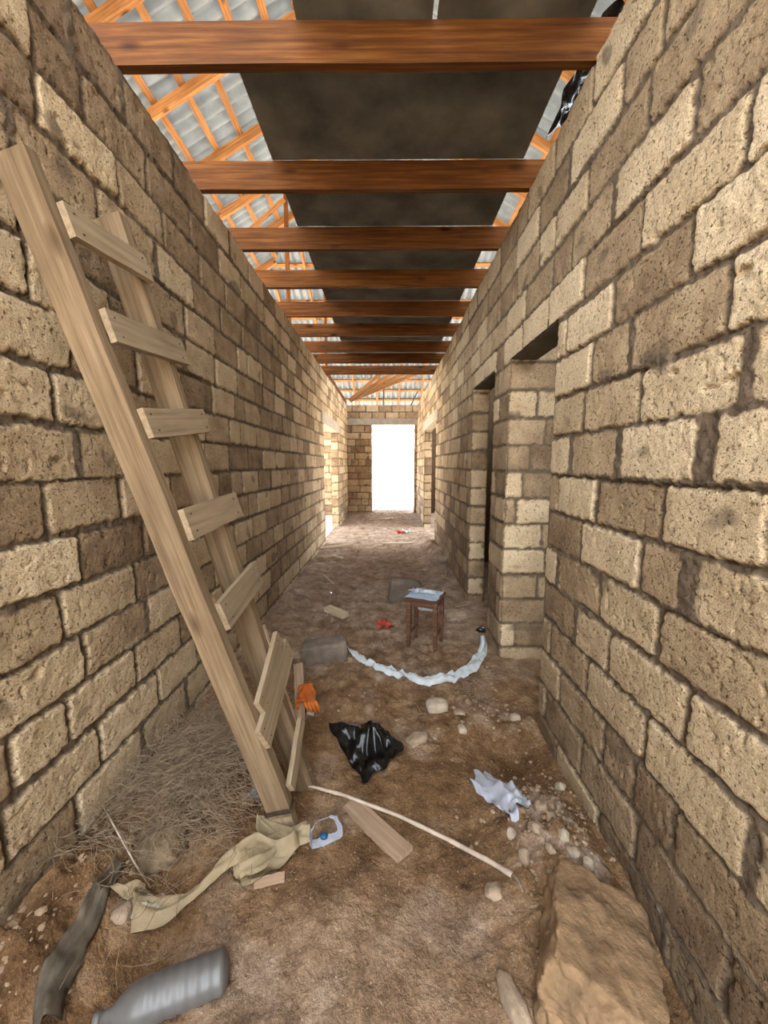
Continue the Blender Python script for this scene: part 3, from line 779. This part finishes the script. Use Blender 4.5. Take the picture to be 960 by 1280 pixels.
# ------------------------------------------------------------------ stones
def rock(name, px, py, s, label, cat='stone', mat=ROCK, rot=(0, 0, 0), boxy=.6, rough=.12, sink=.3, sub=3, group=None):
    p = F(px, py); e = Euler([radians(a) for a in rot])
    me = rock_me(name, *s, seed=rng.randrange(99), boxy=boxy, rough=rough, sub=sub)
    p.z += s[2] * (.5 - sink)
    o = put(name, me, mat, None, Matrix.Translation(p) @ e.to_matrix().to_4x4())
    return tag(o, label, cat, group)
rock('stone_block', 407, 822, (.36, .18, .17), 'rough brown stone block lying right of the ladder, beyond the orange glove', 'stone block', DULLROCK, rot=(0, -6, 8), boxy=.85, rough=.05, sink=.15, sub=4)
rock('stone_block', 505, 752, (.35, .11, .30), 'flat grey brown stone slab leaning just behind the stool', 'stone block', DULLROCK, rot=(18, 8, 4), boxy=.85, rough=.05, sink=.1, sub=4)
rock('stone_block', 742, 1200, (.30, .44, .24), 'large tan stone block half buried in the bottom right corner', 'stone block', BIGROCK, rot=(-12, 12, -30), boxy=.72, rough=.13, sink=.52, sub=6)
rock('stone', 641, 1256, (.06, .13, .05), 'long pale stone chunk at the bottom edge left of the buried block', 'stone', ROCK, rot=(0, 10, 14), boxy=.3, rough=.2, sink=.25)
rock('stone', 546, 886, (.14, .10, .09), 'pale rounded stone below the plastic film strip', 'stone', PALEROCK, boxy=.4, sink=.3)
rock('stone', 574, 892, (.07, .05, .03), 'small flat reddish stone right of the pale rounded stone', 'stone', ROCK, boxy=.7)
rock('stone', 578, 913, (.05, .05, .04), 'small tan stone below the flat reddish stone', 'stone', PALEROCK)
rock('stone', 521, 926, (.13, .08, .05), 'lumpy brown earth clod right beside the black bag', 'clod', ROCK, rot=(0, 0, 30), boxy=.2, rough=.3)
rock('stone', 644, 898, (.06, .04, .04), 'white stone near the right wall in front of the pier', 'stone', PALEROCK)
rock('stone', 205, 1062, (.17, .15, .12), 'mossy brown stone on the bank left of the ladder foot', 'stone', MOSSY, boxy=.2, rough=.3, sink=.45, sub=4)
rock('stone', 382, 880, (.14, .09, .13), 'dusty brown stone under the orange glove', 'stone', ROCK, boxy=.5, sink=.2)
rock('stone', 388, 893, (.05, .04, .04), 'small pale stone in front of the orange glove', 'stone', PALEROCK)
rock('stone', 153, 1145, (.06, .05, .05), 'grey stone under the left end of the cream cloth', 'stone', ROCK)
rock('stone', 750, 1160, (.04, .035, .03), 'small cube of pale stone on top of the buried block', 'stone', PALEROCK, boxy=.8, sink=-1.0)
rock('stone', 548, 700, (.28, .2, .12), 'earth covered stone on the heap by the far right wall', 'stone', ROCK, boxy=.3, sink=.4)
rock('stone', 568, 768, (.25, .2, .06), 'flat brown stone at the second right doorway', 'stone', ROCK, boxy=.4, sink=.4)
for px, py, s in ((676, 1010, .05), (690, 1026, .06), (668, 1036, .05), (705, 1046, .045), (716, 1068, .05), (655, 1072, .05), (735, 1082, .05), (688, 1062, .04), (640, 1045, .05), (700, 985, .05)):
    rock('rubble_stone', px, py, (s, s * .8, s * .7), 'grey rubble stone on the heap against the right wall', 'stone', PALEROCK if rng.random() < .6 else ROCK, rot=(rng.uniform(0, 90), rng.uniform(0, 90), rng.uniform(0, 360)), boxy=.4, rough=.2, group='rubble on the heap')
for px, py, w in ((597, 1105, 'just beyond the tip of the pole'), (313, 690, None), (360, 755, None)):
    if w: rock('clod', px + 20, py + 12, (.06, .05, .045), f'brown earth clod {w}', 'clod', ROCK, boxy=.2, rough=.3)

# fine gravel, straw and chips
def gravel():
    bm = bmesh.new(); r = random.Random(5)
    tmpl = bmesh.new(); bmesh.ops.create_icosphere(tmpl, subdivisions=1, radius=1)
    tv = [v.co.copy() for v in tmpl.verts]; tf = [[v.index for v in f.verts] for f in tmpl.faces]
    V, Fc = [], []
    def add(x, y, s):
        z = fz(x, y); o = Vector((r.random() * 50, r.random() * 50, 0)); sc = Vector((r.uniform(.7, 1.3), r.uniform(.7, 1.2), r.uniform(.4, .8))) * s
        b0 = len(V); a = r.random() * 6.3
        for c in tv:
            c2 = c * (1 + .35 * mnoise.noise(c * 1.5 + o)); q = Vector((c2.x * sc.x, c2.y * sc.y, c2.z * sc.z))
            V.append((x + q.x * cos(a) - q.y * sin(a), y + q.x * sin(a) + q.y * cos(a), z + q.z + s * .15))
        Fc.extend([[i + b0 for i in f] for f in tf])
    for _ in range(1100): add(r.uniform(-.75, .75), r.uniform(.75, 1.6), r.choice([.0015, .002, .002, .003, .004]))
    for _ in range(420): add(r.gauss(.66, .12), r.gauss(1.42, .17), r.choice([.004, .005, .006, .008, .012]))
    for _ in range(120): add(r.gauss(.62, .12), r.gauss(2.25, .2), r.choice([.004, .005, .007, .012]))
    for _ in range(700): add(r.uniform(-1.05, .8), r.uniform(1.7, 5.0), r.choice([.003, .004, .005, .007, .011]))
    for _ in range(500): add(r.uniform(-1.1, .82), r.uniform(4.5, 11), r.choice([.006, .008, .012, .02]))
    for _ in range(120): add(r.gauss(-1.05, .08), r.uniform(.8, 1.4), r.choice([.004, .006, .008, .014]))
    me = bpy.data.meshes.new('gravel'); me.from_pydata(V, [], Fc); me.update(); tmpl.free()
    o = put('gravel', me, GRAVM); o['kind'] = 'stuff'; tag(o, 'fine gravel and crumbs of stone scattered over the earth floor', 'gravel')
gravel()
def straw():
    r = random.Random(8); V, Fc = [], []
    def blade(p, n, step, w, droop):
        a = r.random() * 6.3; el = r.uniform(-.1, .5); q = Vector(p); b0 = len(V); k = r.uniform(-.5, .5)
        for i in range(n + 1):
            d = Vector((cos(a) * cos(el), sin(a) * cos(el), sin(el)))
            s = Vector((-d.y, d.x, 0)).normalized() * w * .5; up = Vector((0, 0, w * .5))
            zf = fz(q.x, q.y) + .004
            if q.z < zf: q.z = zf
            V.extend([q + s, q - s, q + up])
            q = q + d * step; a += k * .3 + r.uniform(-.35, .35); el += r.uniform(-.3, .25) - droop
        for i in range(n):
            A = b0 + 3 * i; B = A + 3
            for m in range(3): Fc.append([A + m, A + (m + 1) % 3, B + (m + 1) % 3, B + m])
    for _ in range(2600):
        x = r.gauss(-.92, .14); y = r.gauss(1.65, .22)
        if x < -1.15: x = -1.12
        blade((x, y, fz(x, y) + r.random() * .09), 8, .022, .0017, .03)
    me = bpy.data.meshes.new('dry_roots'); me.from_pydata(V, [], Fc); me.update()
    o = put('dry_roots', me, STRAWM); o['kind'] = 'stuff'; tag(o, 'tangle of dry brown roots on the bank between ladder and left wall', 'dry roots')
    V.clear(); Fc.clear()
    for _ in range(350):
        x = r.uniform(-1.1, .8); y = r.uniform(2.2, 9)
        blade((x, y, fz(x, y) + .004), 3, .03, .004, .2)
    me = bpy.data.meshes.new('wood_chips'); me.from_pydata(V, [], Fc); me.update()
    o = put('wood_chips', me, RUNGW); o['kind'] = 'stuff'; tag(o, 'splinters and straw littering the earth floor', 'litter')
straw()

# ------------------------------------------------------------------ litter and loose things
# black bag
me = sheet_me('plastic_bag', [F(411, 908), F(474, 906), F(505, 942), F(452, 984)], 40, 40, .085, 6, .18, 2.6, .002, lambda u, v: .35 + .9 * sin(pi * min(1, max(0, u))) * sin(pi * min(1, max(0, v))), .6, True)
tag(put('plastic_bag', me, BLACKP), 'crumpled glossy black plastic bag in the middle of the floor', 'bag')
# white bag
me = sheet_me('plastic_bag', [F(587, 978), F(607, 968), F(664, 1008), F(640, 1032)], 40, 34, .055, 9, .16, 1.5, .0015, lambda u, v: .4 + .9 * max(0, sin(pi * v)) * (.6 + .5 * cos(4 * pi * u)), .5, True)
tag(put('plastic_bag', me, WHITEP), 'crumpled white plastic bag below the hollow near the right wall', 'bag')
# curved strip of film
def ribbon_me(name, pts, widths, nx=90, ny=8, amp=.01, seed=0, thick=.0015, zoff=.004, roll=0.0, freq=5):
    P = [Vector(p) for p in pts]; L = [0]
    for a, b in zip(P, P[1:]): L.append(L[-1] + (b - a).length)
    def at(s):
        s = min(max(s, 0), L[-1] - 1e-6)
        for i in range(len(P) - 1):
            if L[i + 1] >= s:
                f = (s - L[i]) / (L[i + 1] - L[i]); p0 = P[max(i - 1, 0)]; p1, p2 = P[i], P[i + 1]; p3 = P[min(i + 2, len(P) - 1)]
                return .5 * ((2 * p1) + (p2 - p0) * f + (2 * p0 - 5 * p1 + 4 * p2 - p3) * f * f + (3 * p1 - p0 - 3 * p2 + p3) * f ** 3), i + f
    bm = bmesh.new(); g = []
    for i in range(nx + 1):
        s = L[-1] * i / nx; p, t = at(s); q, _ = at(s + .01); q0, _ = at(s - .01); d = (q - q0); d.z = 0; d.normalize(); sd = Vector((-d.y, d.x, 0))
        k = int(min(t, len(widths) - 1.001)); w = widths[k] + (widths[min(k + 1, len(widths) - 1)] - widths[k]) * (t - k)
        row = []
        for j in range(ny + 1):
            v = j / ny - .5; n = mnoise.noise(Vector((s * freq * 4, v * 2.2, seed * 3.3))); n2 = 1 - 2.2 * abs(mnoise.noise(Vector((s * freq * 2 + v * 3, v, seed + 9))))
            x = p + sd * (v * w * (1 + .1 * n)) ; z = fz(x.x, x.y) + zoff + max(0, (p.z - fz(p.x, p.y))) + amp * max(0, .6 + n * .9 + n2 * .7) * (1 - .55 * (2 * v) ** 2)
            row.append(bm.verts.new((x.x, x.y, z)))
        g.append(row)
    for i in range(nx):
        for j in range(ny): bm.faces.new((g[i][j], g[i + 1][j], g[i + 1][j + 1], g[i][j + 1]))
    bmesh.ops.solidify(bm, geom=bm.faces[:], thickness=-thick)
    return bm2me(bm, name, True)
pp = [F(*p) for p in ((434, 811), (450, 825), (475, 838), (500, 846), (522, 852), (547, 853), (572, 848), (591, 834), (603, 815), (604, 797))]
me = ribbon_me('film_strip', pp, [.02, .05, .07, .075, .06, .085, .10, .10, .075, .04], 110, 10, .022, 2, freq=1.3)
tag(put('film_strip', me, FILM), 'shiny white plastic film strip curving across the floor before the stool', 'plastic film')
rock('litter_lump', 601, 789, (.08, .06, .06), 'black and white lump at the right end of the film strip', 'litter', BLACKP, boxy=.2, rough=.3, sink=.2)
# cloth
cl = empty('cloth', F(300, 1095), 'long cream cloth trailing on the ground from the ladder foot', 'cloth')
pp = [F(*p) for p in ((168, 1146), (205, 1146), (232, 1132), (262, 1105), (290, 1080), (320, 1068), (352, 1058), (388, 1048))]
put('cloth_strip', ribbon_me('cloth_strip', pp, [.10, .075, .05, .045, .06, .09, .10, .07], 80, 12, .035, 5, .002, .006, freq=2.2), CREAM, cl)
put('cloth_fold', sheet_me('cloth_fold', [F(283, 1085), F(350, 1052), F(372, 1070), F(305, 1116)], 26, 22, .05, 12, .15, 1.8, .002, lambda u, v: .3 + .8 * sin(pi * u) * sin(pi * v), .7, True), CREAM, cl)
for sd, pl, wd_ in ((61, ((296, 1082), (322, 1066), (350, 1074), (368, 1062), (352, 1052)), [.03, .05, .055, .05, .03]), (62, ((322, 1040), (338, 1050), (362, 1052), (384, 1044)), [.02, .05, .05, .03]), (63, ((300, 1104), (326, 1092), (344, 1076)), [.05, .06, .03])):
    put('cloth_loop', ribbon_me('cloth_loop', [F(*q, .012) for q in pl], wd_, 44, 10, .045, sd, .002, .012, freq=2.8), CREAM, cl)
put('cloth_end', sheet_me('cloth_end', [F(162, 1128), F(205, 1118), F(222, 1140), F(166, 1156)], 22, 18, .045, 17, .15, 1.6, .002, lambda u, v: .3 + .8 * sin(pi * u) * sin(pi * v), .7, True), PALECLOTH, cl, label='paler crumpled end of the cloth')
b0 = F(162, 1122)
me = sheet_me('sack_scrap', [b0, F(190, 1116), F(196, 1080) + Vector((.02, -.12, .09)), F(168, 1085) + Vector((.0, -.12, .09))], 16, 16, .03, 23, .2, 1.8, .002)
tag(put('sack_scrap', me, CREAM), 'upright beige scrap of sack behind the pale end of the cloth', 'sack scrap')
# open white sack with blue inside
wb = empty('open_sack', F(408, 1055), 'small open white sack lying beside the ladder foot', 'sack')
c0 = F(410, 1056); bm = bmesh.new(); rings = []
ax = Vector((.30, -.80, .35)).normalized(); sx_ = Vector((1, .35, .08)).normalized(); sy_ = sx_.cross(ax).normalized()
if sy_.z < 0: sy_ = -sy_
outl = [(.062, .010), (.068, .045), (.050, .085), (.030, .100), (-.010, .092), (-.045, .090), (-.066, .060), (-.070, .020), (-.060, .0), (-.02, -.004), (.03, .0)]
M_ = 44
for i in range(7):
    f = i / 6; row = []
    for k in range(M_):
        t = k / M_ * len(outl); a = outl[int(t) % len(outl)]; b = outl[(int(t) + 1) % len(outl)]; g = t - int(t)
        x, y = a[0] + (b[0] - a[0]) * g, a[1] + (b[1] - a[1]) * g
        n = 1 + .10 * mnoise.noise(Vector((x * 40, y * 40, f * 2)))
        fl = 1 - .22 * (1 - f)
        p = c0 + sx_ * x * n * fl + sy_ * y * n * fl - ax * .045 * (1 - f) + ax * .006 * mnoise.noise(Vector((x * 60, y * 60, 4)))
        p.z = max(p.z, fz(p.x, p.y) + .003); row.append(bm.verts.new(p))
    rings.append(row)
for i in range(6):
    for k in range(M_): bm.faces.new((rings[i][k], rings[i][(k + 1) % M_], rings[i + 1][(k + 1) % M_], rings[i + 1][k]))
bmesh.ops.solidify(bm, geom=bm.faces[:], thickness=.0025)
put('sack_body', bm2me(bm, 'sack_body', True), WHITEP, wb)
tag(put('bottle_cap', rock_me('bottle_cap', .035, .03, .02, 3, .3, .05, 2), BLUE, None, Matrix.Translation(c0 + Vector((-.02, .022, .018)))), 'dark blue plastic cap inside the open white sack', 'cap')
# glove
def glove():
    base = F(381, 884); g = empty('rubber_glove', base, 'orange rubber glove draped over a stone right of the ladder', 'glove')
    top = base + Vector((.02, .0, .13))
    body = sheet_me('glove_palm', [top + Vector((-.055, .03, .0)), top + Vector((.035, .035, .02)), top + Vector((.062, -.045, -.07)), top + Vector((-.06, -.055, -.065))], 16, 16, .018, 31, .15, 1.8, .012)
    put('palm', body, ORANGE, g)
    for k, (dx, L) in enumerate(((-.012, .05), (.012, .06), (.034, .065), (.056, .055))):
        p = top + Vector((dx, -.045, -.062)); q = p + Vector((.018, -.012, -L * .6)); s = q + Vector((.012, -.006, -L * .35))
        put('finger', tube_me('finger', [p, (p + q) / 2 + Vector((.004, -.008, 0)), q, s], [.012, .0115, .011, .007], 8), ORANGE, g)
    p = top + Vector((-.05, -.04, -.05)); put('thumb', tube_me('thumb', [p, p + Vector((-.006, -.02, -.022)), p + Vector((.004, -.03, -.045))], [.013, .012, .008], 8), ORANGE, g)
glove()
# bottle-like clear scrap and plank by the ladder
a = F(372, 905); 
o = plank('board_offcut', F(376, 902), F(372, 868) + Vector((.0, .05, .19)), .06, .018, OLDW, up=(0, -1, .3)); tag(o, 'short brown board standing between the ladder and the orange glove', 'board')
# pole
pole = [F(375, 986, .03), F(430, 1000, .025), F(500, 1024, .014), F(560, 1052, .01), F(610, 1078, .008), F(641, 1096, .006)]
po = empty('bamboo_pole', pole[0], 'long thin pole lying on the ground from the ladder to the right', 'pole')
pts = []
for a, b in zip(pole, pole[1:]):
    for i in range(5): pts.append(a.lerp(b, i / 5))
pts.append(pole[-1])
rad = [.0065 + .003 * i / len(pts) + (.0012 if i % 4 == 0 else 0) for i in range(len(pts))]
put('shaft', tube_me('shaft', pts, rad, 10), TWINE, po)
put('frayed_tip', tube_me('frayed_tip', [pts[-1], pts[-1] + Vector((.012, -.02, .002)), pts[-1] + Vector((.018, -.045, -.002))], [.010, .008, .003], 8), STRAWM, po, label='dark frayed tip of the pole')
# dusty board under the pole
a = F(437, 1006, .0); b = F(506, 1072, .0)
o = plank('dusty_board', a + Vector((0, 0, .006)), b + Vector((0, 0, .008)), .085, .02, OLDW, wob=.003); tag(o, 'dusty brown board lying under the long pole', 'board')
a = F(318, 1107, .006); b = F(356, 1098, .008)
o = plank('board_offcut', a, b, .03, .014, OLDW); tag(o, 'small brown board sticking out from under the cream cloth', 'board')
# twig
o = put('twig', tube_me('twig', [F(131, 1034, .10), F(150, 1064, .075), F(170, 1094, .05), F(189, 1116, .02)], [.0025, .003, .003, .0035], 7), TWINE); tag(o, 'thin pale twig stuck in the ground by the left wall', 'twig')
# dark tarp edge along the left bank
pp = [F(*p) for p in ((150, 1085), (128, 1130), (108, 1165), (85, 1205), (66, 1250), (60, 1290))]
me = ribbon_me('tarp_edge', pp, [.03, .05, .06, .07, .07, .06], 50, 8, .035, 8, .002, .004, freq=1.6)
tag(put('tarp_edge', me, mat_plain('dusty_dark_tarp', (.17, .135, .095), .8, .4, 14)), 'dusty dark tarp edge sticking out of the earth along the left wall', 'tarp')
# grey plastic bottle
bc = F(288, 1222); bd = F(150, 1288); 
ax = (bd - bc); ax.z = 0; ax.normalize(); R_ = .055
prof = [(0, .0), (.004, .03), (.014, .046)] + [(.02 + .008 * i, .050 + (.0022 if i % 4 < 2 else 0)) for i in range(28)] + [(.26, .046), (.29, .028), (.305, .016), (.33, .0155)]
bt = empty('plastic_bottle', bc, 'grey ribbed plastic bottle lying at the bottom left edge', 'bottle')
pts = [bc + ax * s + Vector((0, 0, R_ * .62)) for s, _ in prof]
bm_me = tube_me('bottle_body', pts, [max(r, .001) for _, r in prof], 28)
put('bottle_body', bm_me, BOTTLE, bt)
put('cap', tube_me('cap', [pts[-1], pts[-1] + ax * .018], [.018, .018], 18), BOTTLE, bt)
# clear film scraps near roots
for px, py, sd, lab in ((322, 1000, 41, 'crumpled clear film scrap on the roots behind the ladder foot'), (293, 940, 42, 'small clear film scrap on the roots left of the ladder')):
    c = F(px, py, .03); me = sheet_me('film_scrap', [c + Vector((-.04, -.03, 0)), c + Vector((.04, -.025, 0)), c + Vector((.035, .03, 0)), c + Vector((-.035, .03, 0))], 14, 14, .02, sd, .25, 2.2, .001)
    tag(put('film_scrap', me, mat_plain('clear_film', (.5, .52, .54), .25, .1, 20, trans=.7, spec=.6)), lab, 'plastic film')
# offcuts and scraps farther back
a = F(409, 764, .035); b = F(432, 774, .035)
o = plank('wood_offcut', a, b, .09, .04, PALEW, up=(0, -.15, 1)); tag(o, 'short pale wood offcut lying left of the stool', 'wood offcut')
me = sheet_me('red_wrapper', [F(469, 781), F(483, 777), F(493, 784), F(477, 790)], 14, 12, .03, 51, .2, 2, .0015, None, .6, True); tag(put('red_wrapper', me, RED), 'red orange wrapper lying left of the stool legs', 'wrapper')
for px, py, qx, qy, w, lab in ((405, 700, 424, 694, .03, 'thin wood strip lying near the left wall halfway down'), (404, 722, 416, 733, .03, 'pale stick lying by the left wall, nearer one'), (478, 682, 516, 681, .05, 'thin plank lying across the far corridor floor'),
                              (462, 651, 492, 649, .09, 'pale plank lying in front of the far doorway'), (395, 688, 440, 683, .06, 'long board lying by the far left opening'), (428, 700, 414, 697, .05, 'short wood strip near the far left floor edge')):
    a = F(px, py, .035); b = F(qx, qy, .035); o = plank('wood_strip', a, b, w, .03, PALEW); tag(o, lab, 'wood strip')
o = plank('wood_strip', F(560, 725, .02), F(556, 712, .04), .03, .02, RUNGW); tag(o, 'white stick on the heap by the right wall', 'wood strip')
o = plank('wood_strip', F(568, 760, .015), F(584, 757, .02), .03, .015, RUNGW); tag(o, 'small pale stick by the second right doorway', 'wood strip')
for px, py, m, lab in ((500, 668, RED, 'small red scrap on the far floor before the doorway'), (508, 667, FILM, 'small pale blue scrap on the far floor before the doorway')):
    c = F(px, py); me = sheet_me('litter_scrap', [c + Vector((-.09, -.09, 0)), c + Vector((.09, -.08, 0)), c + Vector((.08, .1, 0)), c + Vector((-.08, .1, 0))], 12, 12, .08, px, .2, 2, .002, None, .6, True)
    tag(put('litter_scrap', me, m), lab, 'litter')
# weeds outside
for i, (px, y, hgt) in enumerate(((488, 17, .9), (497, 19, 1.3), (510, 18, 1.2), (512, 21, 1.1), (468, 20, .9))):
    p = onY(px, 600, y); wd = empty('weed', (p.x, y, 0), ['leafy weed outside the far doorway, nearest to the middle', 'taller weed outside the far doorway, just right of the middle', 'leafy weed outside the doorway, near its right edge', 'farther weed behind the one at the right of the doorway', 'small weed outside at the left edge of the far doorway'][i], 'plant', 'weeds outside the doorway')
    V, Fc = [], []
    for k in range(40):
        q = Vector((p.x + rng.gauss(0, .16), y + rng.gauss(0, .16), hgt * rng.uniform(.35, 1.1))); a = rng.random() * 6.3; s = rng.uniform(.05, .09)
        d = Vector((cos(a), sin(a), rng.uniform(-.4, .6))) * s; e = Vector((-sin(a), cos(a), 0)) * s * .45; b0 = len(V)
        V += [q - d, q + e, q + d + Vector((0, 0, .01)), q - e, q + Vector((0, 0, .012))]; Fc += [[b0, b0 + 1, b0 + 4], [b0 + 1, b0 + 2, b0 + 4], [b0 + 2, b0 + 3, b0 + 4], [b0 + 3, b0, b0 + 4]]
    me = bpy.data.meshes.new('foliage'); me.from_pydata(V, [], Fc); me.update(); put('foliage', me, LEAF, wd)
    for k in range(3): put('stem', tube_me('stem', [(p.x, y, 0), (p.x + rng.gauss(0, .04), y, hgt * .5), (p.x + rng.gauss(0, .12), y, hgt)], [.012, .009, .004], 6), LEAF, wd)

# ------------------------------------------------------------------ light and camera
w = bpy.data.worlds.new('World'); SC.world = w; w.use_nodes = True
bg = w.node_tree.nodes['Background']; bg.inputs['Color'].default_value = (.85, .92, 1.0, 1); bg.inputs['Strength'].default_value = 1.4
sl = bpy.data.lights.new('Sun', 'SUN'); sl.energy = 8.0; sl.color = (1.0, .93, .82); sl.angle = radians(.6)
so = bpy.data.objects.new('Sun', sl); COL.objects.link(so); so.location = (-8, 4, 12)
so.rotation_euler = Vector((.39, -.6, -1)).to_track_quat('-Z', 'Y').to_euler()
cam = bpy.data.cameras.new('Camera'); cam.sensor_fit = 'HORIZONTAL'; cam.sensor_width = 36; cam.lens = 18; cam.clip_start = .02; cam.clip_end = 300
co = bpy.data.objects.new('Camera', cam); COL.objects.link(co)
co.location = ORG; co.rotation_euler = Euler((pi / 2 - PITCH, 0, YAW), 'XYZ')
SC.camera = co
vs = SC.view_settings; vs.view_transform = 'Standard'; vs.look = 'None'; vs.exposure = 3.1; vs.gamma = 1; vs.use_curve_mapping = False
SC.cycles.use_denoising = True
SC.cycles.max_bounces = 14; SC.cycles.diffuse_bounces = 10; SC.cycles.transmission_bounces = 8
SC.cycles.sample_clamp_indirect = 8
